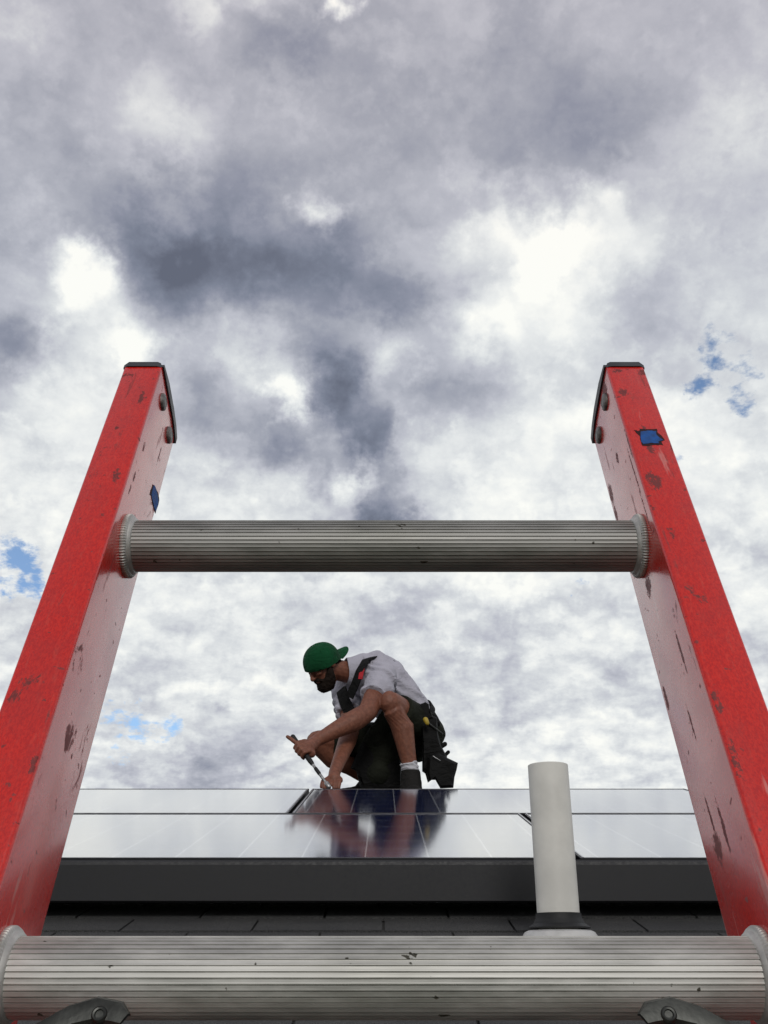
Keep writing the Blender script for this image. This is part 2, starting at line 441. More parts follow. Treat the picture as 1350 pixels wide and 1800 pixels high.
M_RED = mat_fibreglass(); M_RUNG = mat_rung(); M_RUNG_SHADE = mat_rung('shaded_ribbed_aluminium', .66); M_SHIN = mat_shingle(); M_CELL = mat_cells()  # second rung metal is a darker copy, shade put into its colour
M_CAPP = simple('grey_cap_plastic', (.045, .048, .055), .5, var=.3, nscale=60)
M_STEEL = simple('galvanised_steel', (.42, .42, .42), .42, .9, var=.3, nscale=80)
M_RIVET = simple('weathered_rivet', (.22, .21, .20), .5, .7, var=.4, nscale=300, bump=.4)
M_DSTEEL = simple('dull_dark_steel', (.050, .052, .048), .36, .6, var=.35, nscale=60, bump=.12)
M_TAPE = simple('blue_tape', (.012, .085, .32), .75, var=.3, nscale=200, bump=.4)
M_TAPED = simple('dark_tape_residue', (.035, .008, .010), .85, var=.4, nscale=200)
M_FRAME = simple('black_anodised_frame', (.016, .016, .019), .35, .3, var=.25, nscale=40)
M_FRAMEL = simple('bright_frame_lip', (.45, .45, .47), .30, .9, var=.15, nscale=40)
M_SKIRT = simple('black_powder_coat', (.012, .012, .0145), .55, .0, var=.25, nscale=120, bump=.3)
M_PVC = simple('white_pvc', (.78, .76, .71), .48, var=.10, nscale=9, bump=.1)
M_RUB = simple('black_rubber', (.012, .012, .013), .65, var=.3)
M_FLASH = simple('pale_flashing', (.62, .61, .60), .45, .1, var=.12)
M_WALLM = simple('beige_siding', (.50, .46, .38), .8, var=.1, nscale=4)
M_TRIM = simple('white_trim_paint', (.70, .70, .68), .5, var=.06, nscale=6)
M_SKIN = None
def mat_skin():
    a = NM('sunburnt_skin')
    n = a.noise(a.vec(), 55, 6, .65)
    c = a.mix(a.mr(n, .3, .7), (.17, .058, .034), (.26, .098, .058))
    hair = a.mr(a.noise(a.vec((1, 1, .25)), 420, 3, .7), .56, .70)
    c = a.mix(a.math('MULTIPLY', hair, .30), c, (.12, .055, .03))
    a.set('Base Color', c); a.set('Roughness', .55); a.set('Subsurface Weight', .06); a.set('Subsurface Radius', (.02, .01, .005) and .01) if False else None
    a.bump(n, .2, .002); return a.mat
M_SKIN = mat_skin()
def fabric(name, col, var=.2, sc=900, fold=8, rough=.9):
    a = NM(name); v = a.vec()
    f = a.mr(a.noise(v, fold, 5), .3, .7)
    c = a.mix(f, tuple(x * (1 - var) for x in col), tuple(min(1, x * (1 + var)) for x in col))
    a.set('Base Color', c); a.set('Roughness', rough); a.set('Sheen Weight', .08 if max(col) > .05 else 0.0); a.set('Specular IOR Level', .5 if max(col) > .05 else .2)
    wr = a.noise(a.vec((1, 1, 1.6), rot=(.4, .5, 0)), 17, 3, .5, 1.2)
    a.bump(a.math('ADD', a.math('MULTIPLY', a.noise(v, sc, 2, .7), .06), a.math('MULTIPLY', wr, 1.0)), .55, .022); return a.mat
M_SHIRT = fabric('white_cotton', (.49, .475, .55), .06)
M_SHORT = fabric('olive_canvas', (.016, .018, .012), .3)
M_CAP = fabric('green_cotton', (.004, .125, .040), .18)
M_LEATH = fabric('black_leather_nylon', (.004, .004, .004), .35, 300, rough=.7)
M_REDS = fabric('red_webbing', (.45, .02, .03), .2)
M_SOCK = fabric('white_sock', (.62, .61, .66), .08, 500)
M_BOOT = fabric('dark_boot_suede', (.016, .015, .014), .3, 300)
M_SOLE = simple('black_sole', (.014, .014, .014), .7)
M_HAIR = fabric('dark_brown_hair', (.017, .011, .008), .4, 600)
M_LACE = simple('grey_lace', (.25, .25, .24), .8)
M_YEL = simple('yellow_plastic', (.50, .36, .04), .5)
M_GRASS = None

# ---------------------------------------------------------------- ground
def mat_ground():
    a = NM('lawn')
    n = a.noise(a.vec(), 1.3, 8, .7); f = a.noise(a.vec(), 60, 4, .7)
    c = a.mix(a.mr(n, .35, .65), (.035, .065, .018), (.085, .11, .035))
    c = a.mix(a.math('MULTIPLY', a.mr(f, .4, .7), .5), c, (.03, .045, .015))
    a.set('Base Color', c); a.set('Roughness', .95); a.bump(f, .8, .03); return a.mat
bm = bmesh.new()
n_ = 24
for i in range(n_ + 1):
    for j in range(n_ + 1):
        u = (i / n_ * 2 - 1); v = (j / n_ * 2 - 1)
        x = math.copysign(abs(u) ** 2.6, u) * 1500; y = math.copysign(abs(v) ** 2.6, v) * 1500
        bm.verts.new((x, y, 0 if max(abs(x), abs(y)) < 12 else .35 * noise.noise((x * .01, y * .01, 0)) - .2))
bm.verts.ensure_lookup_table()
for i in range(n_):
    for j in range(n_):
        k = i * (n_ + 1) + j
        bm.faces.new([bm.verts[k], bm.verts[k + n_ + 1], bm.verts[k + n_ + 2], bm.verts[k + 1]])
g = obj('ground', bm, mat_ground()); tag(g, kind='structure')

# ---------------------------------------------------------------- house with shingled roof
BETA = R(14.1); SB, CB = math.sin(BETA), math.cos(BETA)
def roofz(Y): return H + .106 + (Y - 2.54) * math.tan(BETA)
EAVE_Y, RIDGE_Y = 0.50, 5.62
XW = 5.5
house = empty('house', (0, RIDGE_Y, 0))
tag(house, 'house under a low dark grey shingled roof that carries the solar panels', 'house')
def rel(p): return Vector(p) - house.location
# roof deck + every shingle course as real overlapping tabs
bm = bmesh.new()
A = Vector((0, EAVE_Y, roofz(EAVE_Y))); Rg = Vector((0, RIDGE_Y, roofz(RIDGE_Y)))
backL = 5.2
Bk = Vector((0, RIDGE_Y + backL * CB, Rg.z - backL * SB))
prof = [(A.y, A.z - .012), (Rg.y, Rg.z - .012), (Bk.y, Bk.z - .012), (Bk.y, Bk.z - .032), (Rg.y, Rg.z - .032), (A.y, A.z - .032)]
extrude_poly(bm, prof, lambda y, z: rel((-XW, y, z)), lambda y, z: rel((XW, y, z)))
expo = .143; slope_len = (Rg - A).length; nc = int(slope_len / expo) + 1
rs = random.Random(3)
def tabs(origin, up, nrm, count, x0, x1):
    for c in range(count):
        off = (c % 2) * .1525 + rs.uniform(-.02, .02)
        x = x0 - off
        while x < x1:
            wdt = .305
            lo, hi = max(x + .003, x0), min(x + wdt - .003, x1)
            if hi - lo > .03:
                s0, s1 = c * expo - .006 + rs.uniform(-.002, .002), c * expo + expo + .02
                t0 = .0018 + rs.uniform(-.0006, .0008); t1 = -.004
                vsx = []
                for (xx, ss, tt) in ((lo, s0, t0), (hi, s0, t0), (hi, s1, t1), (lo, s1, t1), (lo, s0, -.008), (hi, s0, -.008), (hi, s1, -.008), (lo, s1, -.008)):
                    vsx.append(bm.verts.new(rel(origin + Vector((xx, 0, 0)) + up * ss + nrm * tt)))
                for q in ((0, 1, 2, 3), (4, 5, 6, 7), (0, 1, 5, 4), (1, 2, 6, 5), (2, 3, 7, 6), (3, 0, 4, 7)):
                    bm.faces.new([vsx[k] for k in q])
            x += wdt
upv = Vector((0, CB, SB)); nrv = Vector((0, -SB, CB))
tabs(A, upv, nrv, nc - 1, -XW, XW)
roof = obj('roof', bm, M_SHIN, house)
bm = bmesh.new()
x = -XW
while x < XW:
    for s in (-1, 1):
        d = Vector((0, s * CB, -SB)); n2 = Vector((0, s * SB, CB))
        c0 = Rg + Vector((x, 0, 0)) + n2 * .006
        vv = [bm.verts.new(rel(c0 + d * a_ + n2 * t_ + Vector((b_, 0, 0)))) for (a_, b_, t_) in
              ((0, 0, .003), (0, .158, .0), (.13, .158, .0), (.13, 0, .003), (0, 0, -.006), (0, .158, -.006), (.13, .158, -.006), (.13, 0, -.006))]
        for q in ((0, 1, 2, 3), (4, 5, 6, 7), (0, 1, 5, 4), (1, 2, 6, 5), (2, 3, 7, 6), (3, 0, 4, 7)): bm.faces.new([vv[k] for k in q])
    x += .15
obj('ridge_cap', bm, M_SHIN, roof)
# gutter hung on the eave; the ladder leans on its lip
bm = bmesh.new()
gy0, gy1 = .405, .520
ez = A.z - .034
gp = [(gy1, ez), (gy1, ez - .11), (gy0 + .02, ez - .11), (gy0 + .005, ez - .055), (gy0, ez - .012), (gy0 + .010, ez - .012), (gy0 + .013, ez - .055), (gy0 + .026, ez - .102), (gy1 - .008, ez - .102), (gy1 - .008, ez)]
extrude_poly(bm, gp, lambda y, z: rel((-XW, y, z)), lambda y, z: rel((XW, y, z)))
obj('gutter', bm, M_TRIM, house)
bm = bmesh.new()
box(bm, rel((-XW + .01, .523, ez - .15)), rel((XW - .01, .545, ez - .001)))
obj('fascia', bm, M_TRIM, house)
bm = bmesh.new()
box(bm, rel((-XW + .02, .547, ez - .15)), rel((XW - .02, .90, ez - .135)))
obj('soffit', bm, M_TRIM, house)
bm = bmesh.new()
z = 0.0
fz = ez - .151
k = 0
while z < fz - .001:          # lap siding, front wall
    z2 = min(z + .16, fz)
    a = [bm.verts.new(rel((-XW + .3, y_, z_))) for (y_, z_) in ((.888, z), (.900, z2), (.93, z2), (.93, z))]
    b = [bm.verts.new(rel((XW - .3, y_, z_))) for (y_, z_) in ((.888, z), (.900, z2), (.93, z2), (.93, z))]
    loop_faces(bm, [a, b]); z = z2
gp = [(.93, 0), (.93, ez - .14), (Rg.y, Rg.z - .035), (Bk.y - .4, Bk.z + .4 * math.tan(BETA) - .035), (Bk.y - .4, 0)]
for sx in (-1, 1):
    extrude_poly(bm, gp, lambda y, z: rel((sx * (XW - .3), y, z)), lambda y, z: rel((sx * (XW - .45), y, z)))
box(bm, rel((-XW + .45, Bk.y - .55, 0)), rel((XW - .45, Bk.y - .4, Bk.z - .0)))
obj('wall', bm, M_WALLM, house)

# ---------------------------------------------------------------- solar array
PW, PD, PT = 1.678, .990, .040
YF, ZF = 2.54, H + .2500
slope_rot = BETA
def panel_proto():
    root = empty('solar_panel', (0, 0, 0), (slope_rot, 0, 0))
    bm = bmesh.new()
    f = .011
    gl = [(-PW / 2 + f, f, -.0015), (PW / 2 - f, PD - f, -.0070)]
    box(bm, (gl[0][0], gl[0][1], gl[1][2]), (gl[1][0], gl[1][1], gl[0][2]))
    # cells start centred in the glass: shift so the grid is symmetric
    o = obj('glass', bm, M_CELL, root)
    bm = bmesh.new()
    box(bm, (-PW / 2, 0, -PT), (PW / 2, f, 0), bev=.0012)
    box(bm, (-PW / 2, PD - f, -PT), (PW / 2, PD, 0), bev=.0012)
    box(bm, (-PW / 2, f, -PT), (-PW / 2 + f, PD - f, -.0002), bev=.0010)
    box(bm, (PW / 2 - f, f, -PT), (PW / 2, PD - f, -.0002), bev=.0010)
    obj('frame', bm, M_FRAME, root)
    for sx in (-1, 1):
        bm = bmesh.new()
        x0 = sx * (PW / 2 - .0065)
        box(bm, (x0 - .0022, .004, .0002), (x0 + .0022, PD - .004, .0012))
        obj('edge_lip', bm, M_FRAMEL, root)
    bm = bmesh.new()
    box(bm, (-PW / 2 + f, f, -.012), (PW / 2 - f, PD - f, -.0085))
    obj('backsheet', bm, M_TRIM, root)
    return root
def copy_tree(o, parent=None):
    c = o.copy(); COL.objects.link(c)
    if parent: c.parent = parent
    for ch in list(o.children): copy_tree(ch, c)
    return c
proto = panel_proto()
pitch = PW + .014
s1x, s2x = .482, -.330
spots = []
for k in (-2, -1, 0): spots.append((s1x + (k + .5) * pitch, 0))
for k in (-1, 0, 1): spots.append((s2x + (k - .0) * pitch - pitch / 2 + (pitch if False else 0) + 0, 1))
labels = ['solar panel of the lower row wholly behind the left ladder rail',
          'middle solar panel of the lower row, reflecting the man, left of the vent pipe',
          'solar panel of the lower row directly behind the white vent pipe, right of the seam',
          'solar panel of the upper row left of the slanting bright seam, reflecting only cloud',
          'solar panel of the upper row that the man leans over, his dark reflection in it',
          'solar panel of the upper row hidden behind the right ladder rail']
for i, ((cx, row), lb) in enumerate(zip(spots, labels)):
    o = proto if i == 0 else copy_tree(proto)
    L0 = row * (PD + .012)
    o.location = (cx, YF + L0 * CB, ZF + L0 * SB)
    tag(o, lb, 'solar panel', 'solar panels in two rows on the roof')
# skirt along the lower edge
bm = bmesh.new()
n3 = nrv
sk = [(.000, -.0045), (.000, -.0075), (-.012, -.0105), (-.014, -.018), (-.012, -.100), (-.004, -.104), (-.004, -.096), (-.009, -.092), (-.0105, -.020), (-.004, -.0125)]
p0 = Vector((0, YF - .004, ZF))
def skp(x): return lambda a_, b_: p0 + Vector((x, a_, b_))
extrude_poly(bm, sk, skp(-2.9), skp(2.2))
skr = obj('array_skirt', bm, M_SKIRT)
tag(skr, 'long black metal skirt closing the lower edge of the solar panels', 'array skirt')
# aluminium mounting rails below each row, with feet
foot_bm = bmesh.new()
for row, fr in ((0, .22), (0, .78), (1, .25), (1, .78)):
    L0 = row * (PD + .012) + fr * PD
    c = Vector((0, YF + L0 * CB, ZF + L0 * SB)) - nrv * (PT + .0225)
    rt = empty('mounting_rail', c, (slope_rot, 0, 0))
    bm = bmesh.new(); box(bm, (-2.7, -.016, -.020), (2.75, .016, .0215), bev=.002)
    obj('rail_bar', bm, M_DSTEEL, rt)
    for k in range(5):
        bm = bmesh.new(); x = -2.3 + k * 1.2 + (.38 if row == 0 and fr < .5 else 0)
        box(bm, (x - .022, -.045, -.0575), (x + .022, .045, -.0525)); box(bm, (x - .022, .0165, -.0525), (x + .022, .0215, .012))
        obj('foot', bm, M_STEEL, rt)
    tag(rt, {(0, .22): 'grey mounting rail just behind the black skirt under the lower panel row',
             (0, .78): 'grey mounting rail under the upper half of the lower panel row',
             (1, .25): 'grey mounting rail under the lower half of the upper panel row',
             (1, .78): 'grey mounting rail under the top edge of the upper panel row'}[(row, fr)], 'mounting rail', 'mounting rails under the solar panels')
foot_bm.free()

# ---------------------------------------------------------------- vent pipe
pb = aty(987, 1684, 2.17); pb.z = roofz(pb.y)
pipe = empty('vent_pipe', pb)
tag(pipe, 'white plastic vent pipe standing in a black rubber boot on the shingles', 'vent pipe')
ptop = aty(964, 1345, 2.17).z - pb.z
bm = bmesh.new()
r0 = .0438
lathe(bm, [(r0, -.02), (r0, ptop - .001), (r0 - .001, ptop), (r0 - .006, ptop), (r0 - .007, ptop - .002), (r0 - .007, ptop - .25), (.001, ptop - .25)], seg=64)
obj('pipe', bm, M_PVC, pipe, smooth=True)
bm = bmesh.new()
tilt = Matrix.Rotation(BETA, 4, 'X')
Mb = Matrix.Translation((0, 0, .0)) 
lathe(bm, [(r0 + .0005, .092), (r0 + .0030, .092), (r0 + .0035, .082), (r0 + .006, .078), (r0 + .009, .072), (r0 + .014, .069), (r0 + .020, .065), (r0 + .020, .062), (r0, .062)], Mb, seg=64)
obj('rubber_boot', bm, M_RUB, pipe, smooth=True, angle=30)
bm = bmesh.new()
lathe(bm, [(r0 + .0008, .0600), (r0 + .020, .0590), (r0 + .028, .0555), (r0 + .033, .048), (r0 + .046, .010), (r0 + .050, -.030), (r0 + .0008, -.030)], seg=64)
obj('flashing', bm, M_FLASH, pipe, smooth=True, angle=30)
bm = bmesh.new()
box(bm, (-.15, -.14, .0035), (.15, .17, .0050), M=tilt)
obj('flashing_plate', bm, M_FLASH, pipe)

# ---------------------------------------------------------------- ladder
lad = empty('ladder', footp, (-(R(90) - LEL), 0, 0))
tag(lad, 'red fibreglass ladder with ribbed aluminium rungs leaning on the eave', 'ladder')
FLG = .0315; TH = .0045
LT = Lr + .181
def rail_profile():
    """C channel: web at x = 0 .. TH, flanges reaching to x = FLG; y from -DP/2 (front) to DP/2"""
    def arc(cx, cy, r, a0, a1, n=5): return [(cx + r * math.cos(R(a0 + (a1 - a0) * k / n)), cy + r * math.sin(R(a0 + (a1 - a0) * k / n))) for k in range(n + 1)]
    h = DP / 2; p = []
    p += arc(FLG - .0015, -h + .0015, .0015, -90 + 90, -90, 3)
    p += arc(.0028, -h + .0028, .0028, -90, -180, 5)
    p += arc(.0028, h - .0028, .0028, 180, 90, 5)
    p += arc(FLG - .0015, h - .0015, .0015, 90, 0, 3)
    p += [(FLG, h - TH), (TH, h - TH), (TH, -h + TH), (FLG, -h + TH)]
    return p
def rail(sx):
    bm = bmesh.new()
    prof = rail_profile()
    nseg = 60; rings = []
    for k in range(nseg + 1):
        z = LT * k / nseg
        rings.append([bm.verts.new((sx * (W + x), y, z)) for (x, y) in prof])
    loop_faces(bm, rings)
    rl = obj('rail', bm, M_RED, lad, smooth=True, angle=35)
    # end cap with an arched top
    bm = bmesh.new(); h = DP / 2
    pts = [(-h - .0012, -.0020)]
    for k in range(15):
        t = k / 14; y = -h - .0012 + t * (DP + .0024)
        pts.append((y, .0028 + .0080 * math.sin(math.pi * min(1, (t * .90 + .05))) ** .9))
    pts.append((h + .0012, -.0020))
    rings = []
    for (xx, ins) in ((W + .0003, .003), (W - .0008 + .0022, .0008), (W + .004, 0), (W + FLG - .003, 0), (W + FLG + .001, .002)):
        rings.append([bm.verts.new((sx * xx, y * (1 - ins / h), LT + (z - ins if z > 0 else z))) for (y, z) in pts])
    loop_faces(bm, rings)
    # lip running down the back edge of the web
    obj('end_cap', bm, M_CAPP, rl, smooth=True, angle=50)
    bm = bmesh.new()
    a = [(sx * (W - .0016), y, z) for (y, z) in ((-h + .001, LT - .0002), (-h + .001, LT + .003), (-h * .4, LT + .0085), (h * .3, LT + .0090), (h * .75, LT + .0065), (h + .001, LT + .002), (h + .001, LT - .006), (h * .8, LT - .0020), (h * .5, LT + .0005))]
    b = [(sx * (W + .006), y, z) for (_, y, z) in a]
    loop_faces(bm, [[bm.verts.new(p) for p in a], [bm.verts.new(p) for p in b]])
    obj('cap_lip', bm, M_CAPP, rl, smooth=True, angle=50)
    for q in (.0235, .0585):
        bm = bmesh.new()
        Mx = Matrix.Translation((sx * W, -h + q, LT - .0195)) @ Matrix.Rotation(R(-90 * sx), 4, 'Y')
        lathe(bm, [(.0076, -.001), (.0076, .0012), (.0070, .0022), (.0042, .0032), (.0036, .0028), (.0001, .0028)], Mx, seg=28)
        obj('rivet', bm, M_RIVET, rl, smooth=True, angle=50)
    return rl
rail_l = rail(-1); rail_r = rail(1)
def patch(parent, pts, fn, depth, mat, name):
    bm = bmesh.new()
    a = [bm.verts.new(fn(u_, v_, 0.0)) for (u_, v_) in pts]; b = [bm.verts.new(fn(u_, v_, depth)) for (u_, v_) in pts]
    loop_faces(bm, [a, b]); return obj(name, bm, mat, parent)
h = DP / 2
def zc(ox, oy, k, pts): return [(ox + x / k, oy + y / k) for x, y in pts]
def scrap(parent, fn, pts, lift, mat, name, nrm):
    q = [fn(x, y) for x, y in pts]
    bm = bmesh.new()
    a = [bm.verts.new(p + nrm * .00005) for p in q]; b = [bm.verts.new(p + nrm * lift) for p in q]
    loop_faces(bm, [a, b]); return obj(name, bm, mat, parent)
def rough(pts, n=4, amp=.5, sd=1):
    g_ = random.Random(sd); out = []
    for i_, p in enumerate(pts):
        q = pts[(i_ + 1) % len(pts)]
        for k in range(n):
            t = k / n; out.append((p[0] + (q[0] - p[0]) * t + g_.uniform(-amp, amp), p[1] + (q[1] - p[1]) * t + g_.uniform(-amp, amp)))
    return out
K = 1200 / 280
dark = zc(960, 620, K, [(660, 582), (700, 590), (706, 572), (760, 578), (835, 572), (840, 605), (868, 622), (893, 658), (868, 672), (884, 700), (850, 694), (795, 700), (752, 704), (722, 700), (712, 668), (705, 630), (680, 606)])
blue = zc(960, 620, K, [(712, 598), (760, 590), (828, 592), (828, 618), (850, 640), (882, 660), (846, 672), (848, 686), (795, 682), (735, 690), (716, 672), (712, 640)])
scrap(rail_r, on_front, rough(dark, 4, .55, 3), .00012, M_TAPED, 'tape_residue', Vector((0, -1, 0)))
scrap(rail_r, on_front, rough(blue, 4, .45, 4), .0004, M_TAPE, 'tape_scrap', Vector((0, -1, 0)))
K = 1029 / 240
darkl = zc(180, 620, K, [(378, 990), (362, 1040), (354, 1068), (366, 1080), (372, 1120), (384, 1170), (398, 1214), (404, 1196), (424, 1140), (428, 1100), (416, 1050), (398, 1010)])
bluel = zc(180, 620, K, [(388, 996), (376, 1040), (368, 1074), (376, 1120), (388, 1166), (398, 1196), (416, 1150), (420, 1104), (408, 1056), (398, 1014)])
scrap(rail_l, on_web, rough(darkl, 3, .3, 5), .00012, M_TAPED, 'tape_residue', Vector((1, 0, 0)))
scrap(rail_l, on_web, rough(bluel, 3, .25, 6), .0004, M_TAPE, 'tape_scrap', Vector((1, 0, 0)))

RR = .0186
def rung_bm(sd):
    rg = random.Random(sd)
    bm = bmesh.new(); pit = 8.57; n = 42
    pts = []
    shape = [(0.00, .10), (.30, .16), (.52, .22), (.66, .36), (.74, .34), (.80, -.42), (.93, -.50), (.98, .02)]
    for k in range(n):
        flatband = k in (33, 34) or k in (12, 13)
        for (t, o) in shape:
            ang = R((k + t) * pit)
            if flatband: o = .05 if not (k % 2 == 0 and t > .6) else o
            if k in (33, 12): o = .05
            pts.append((ang, RR + o * .0011))
    secs = [-W + .0005 + (2 * W - .001) * s / 40 for s in range(41)]
    rings = [[bm.verts.new((x, r * math.cos(a), r * math.sin(a))) for (a, r) in pts] for x in secs]
    # dents in the ribs
    for ring in rings[1:-1]:
        for v in ring:
            v.co.yz = v.co.yz * (1 + rg.uniform(-.0008, .0008))
    loop_faces(bm, rings)
    return bm
def ferrule_bm(sx):
    bm = bmesh.new()
    Mx = Matrix.Translation((sx * W, 0, 0)) @ Matrix.Rotation(R(-90 * sx), 4, 'Y')
    prof = [(RR + .0010, -.001), (RR + .0042, -.001), (RR + .0050, .0008), (RR + .0050, .0026), (RR + .0040, .0040), (RR + .0026, .0046), (RR + .0018, .0062), (RR + .0008, .0070), (RR - .0005, .0072)]
    lathe(bm, prof, Mx, seg=210, mod=lambda r, z, k: (-.0007 if k % 3 == 0 else .0001) if r > RR + .0039 else 0)
    return bm
rm = ob = None
zs = [Lr - .309 * k for k in range(0, 13) if Lr - .309 * k > .1]
for i, zz_ in enumerate(zs):
    if i == 0:
        ob = obj('rung', rung_bm(1), M_RUNG_SHADE, lad, smooth=True, angle=35); ob.location = (0, 0, zz_)
        f1 = obj('ferrule', ferrule_bm(-1), M_RUNG, ob, smooth=True, angle=35)
        f2 = obj('ferrule', ferrule_bm(1), M_RUNG, ob, smooth=True, angle=35)
    else:
        c = ob.copy(); COL.objects.link(c); c.parent = lad; c.location = (0, 0, zz_)
        if i == 1:      # lower rungs keep the full metal tone; the top one's shade is painted in
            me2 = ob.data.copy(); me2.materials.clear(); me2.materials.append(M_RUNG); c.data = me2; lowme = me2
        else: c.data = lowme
        for f_ in (f1, f2):
            d_ = f_.copy(); COL.objects.link(d_); d_.parent = c
    last = zz_
# stamped steel braces below the lower visible rung
zb = zs[1]
for sx in (-1, 1):
    bm = bmesh.new()
    # strap path in (x inward from rail, z): eye end near the rung, other end on the rail
    path = [(.0700, -.0290), (.0660, -.0262), (.0560, -.0245), (.0450, -.0275), (.0330, -.0345), (.018, -.045), (.006, -.056), (.002, -.080)]
    wid = [.0035, .0058, .0062, .0056, .0052, .0055, .007, .008]
    ringsA = []
    for k, (p, w_) in enumerate(zip(path, wid)):
        a_ = Vector(path[max(k - 1, 0)]); b_ = Vector(path[min(k + 1, len(path) - 1)]); d = (b_ - a_).normalized(); nn = Vector((-d.y, d.x))
        y0 = -RR - .004; bulge = .0018
        sec = []
        for (q, yy) in ((-1, -.0005), (-.72, -.0030), (0, -.0030 - bulge * .2), (.72, -.0030), (1, -.0005), (.92, .0008), (.6, -.0010), (-.6, -.0010), (-.92, .0008)):
            sec.append(bm.verts.new((sx * (-1) * -(W - (p[0] + nn.x * w_ * q)), y0 + yy, zb + p[1] + nn.y * w_ * q)))
        ringsA.append(sec)
    loop_faces(bm, ringsA)
    br = obj('brace', bm, M_DSTEEL, lad, smooth=True, angle=40)
    bm = bmesh.new()
    Mx = Matrix.Translation((sx * (W - .0585), -RR - .0068, zb - .0275)) @ Matrix.Rotation(R(90), 4, 'X')
    lathe(bm, [(.0036, -.002), (.0036, .0010), (.0029, .0016), (.0021, .0014), (.0018, .0003), (.0001, .0002)], Mx, seg=28)
    obj('rivet', bm, M_DSTEEL, br, smooth=True, angle=50)
for sx in (-1, 1):
    bm = bmesh.new()
    box(bm, (sx * (W + .016) - .024, -.05, -.02), (sx * (W + .016) + .024, .05, .0), bev=.004)
    obj('foot_pad', bm, M_RUB, lad)

# ---------------------------------------------------------------- crouching man
MY = 0.25
man = empty('person', (aty(700, 1380, 5.0 + MY).x, 5.0 + MY, roofz(5.0 + MY)))
tag(man, 'person crouching on the roof in a backwards green cap, white shirt and black tool belt', 'person')
MO = man.location.copy()
def P(px, py, Y): return aty(px, py, Y + MY) - MO
def zrel(Y): return roofz(Y + MY) - MO.z
PXM = 5.0 / FPX     # metres per photo pixel near the man (about 0.00297)

# joints
lAnk, lKnee, lHip = P(722, 1356, 4.90), P(687, 1236, 4.84), P(748, 1290, 5.18)
rHip = P(716, 1302, 5.42)
rKnee, rAnk = P(558, 1304, 5.16), P(652, 1372, 5.32)
pel = P(736, 1292, 5.31); waist = P(712, 1250, 5.22); chest = P(672, 1203, 5.16); ubk = P(650, 1186, 5.14)
nck = P(628, 1183, 5.12)
lSh, rSh = P(672, 1192, 4.98), P(606, 1214, 5.30)
lElb, lWri = P(646, 1252, 4.80), P(556, 1302, 4.66)
rElb, rWri = P(618, 1284, 5.00), P(588, 1358, 4.60)
hc = P(568, 1169, 5.03)
# head frame: crown direction, face direction
hu = Vector((-.60, -.46, .66)).normalized()
hf = Vector((-.67, -.40, -.61)); hf = (hf - hu * hf.dot(hu)).normalized()
hs = hu.cross(hf).normalized()      # towards ... one ear
HM = Matrix((hs, hf, hu)).transposed()          # local x=side, y=face, z=crown

def hp(x, y, z): return hc + HM @ Vector((x, y, z))
bm = bmesh.new()
# --- head
ellipsoid(bm, hp(0, -.012, .030), (.076, .096, .086), HM)
ellipsoid(bm, hp(0, .022, -.030), (.062, .070, .075), HM)
tube(bm, [hp(0, .050, -.078), hp(0, .030, -.088)], [.026, .040])
ellipsoid(bm, hp(0, .080, -.072), (.026, .020, .020), HM)          # chin
ellipsoid(bm, hp(0, .066, .036), (.058, .026, .020), HM)           # brow
tube(bm, [hp(0, .084, .024), hp(0, .100, .002), hp(0, .110, -.014)], [.008, .010, .0125])   # nose
ellipsoid(bm, hp(0, .102, -.018), (.017, .010, .009), HM)
ellipsoid(bm, hp(0, .090, -.040), (.024, .010, .006), HM)          # lips
ellipsoid(bm, hp(0, .088, -.050), (.021, .010, .006), HM)
for s in (-1, 1):
    ellipsoid(bm, hp(s * .034, .068, -.006), (.024, .022, .018), HM)   # cheek bones
    ellipsoid(bm, hp(s * .031, .078, .014), (.013, .010, .009), HM)    # eyelids
    ellipsoid(bm, hp(s * .078, -.006, -.004), (.011, .020, .032), HM @ Matrix.Rotation(s * .3, 3, 'Z'))
    tube(bm, [hp(s * .082, -.016, .022), hp(s * .088, -.022, .004), hp(s * .082, -.014, -.022)], [.005, .006, .005], 8)
# --- neck, trunk
tube(bm, [hp(0, -.030, -.050), (hp(0, -.045, -.085) + nck) / 2, nck, ubk], [.060, .060, .066, .085])
tube(bm, [ubk, chest, waist, pel], [.115, .135, .125, .135], 24)
tube(bm, [lSh, (lSh + rSh) / 2 + (ubk - (lSh + rSh) / 2) * .6, rSh], [.062, .095, .062], 20)
tube(bm, [lHip, pel, rHip], [.095, .12, .095], 20)
# --- arms
def limb(pts, rads): tube(bm, pts, rads, 18)
def lerp(a, b, t): return a + (b - a) * t
limb([lSh, lerp(lSh, lElb, .5), lElb], [.060, .057, .051])
ud = Vector((0, 0, 1))
limb([lElb, lerp(lElb, lWri, .28) - ud * .006, lerp(lElb, lWri, .65), lWri], [.051, .056, .042, .031])
limb([rSh, lerp(rSh, rElb, .5), rElb], [.058, .050, .043])
limb([rElb, lerp(rElb, rWri, .28), lerp(rElb, rWri, .65), rWri], [.043, .048, .038, .029])
# --- legs
limb([lHip, lerp(lHip, lKnee, .5), lKnee], [.098, .085, .062])
limb([lKnee, lerp(lKnee, lAnk, .12) + Vector((0, -.004, 0)), lerp(lKnee, lAnk, .36) + Vector((.026, .02, 0)), lerp(lKnee, lAnk, .62) + Vector((.014, .01, 0)), lAnk], [.058, .056, .062, .050, .036])
ellipsoid(bm, lKnee + Vector((-.008, -.018, .012)), (.044, .040, .050))
limb([rHip, lerp(rHip, rKnee, .5), rKnee], [.098, .085, .062])
limb([rKnee, lerp(rKnee, rAnk, .30) + Vector((0, .02, -.02)), lerp(rKnee, rAnk, .62), rAnk], [.060, .062, .052, .036])
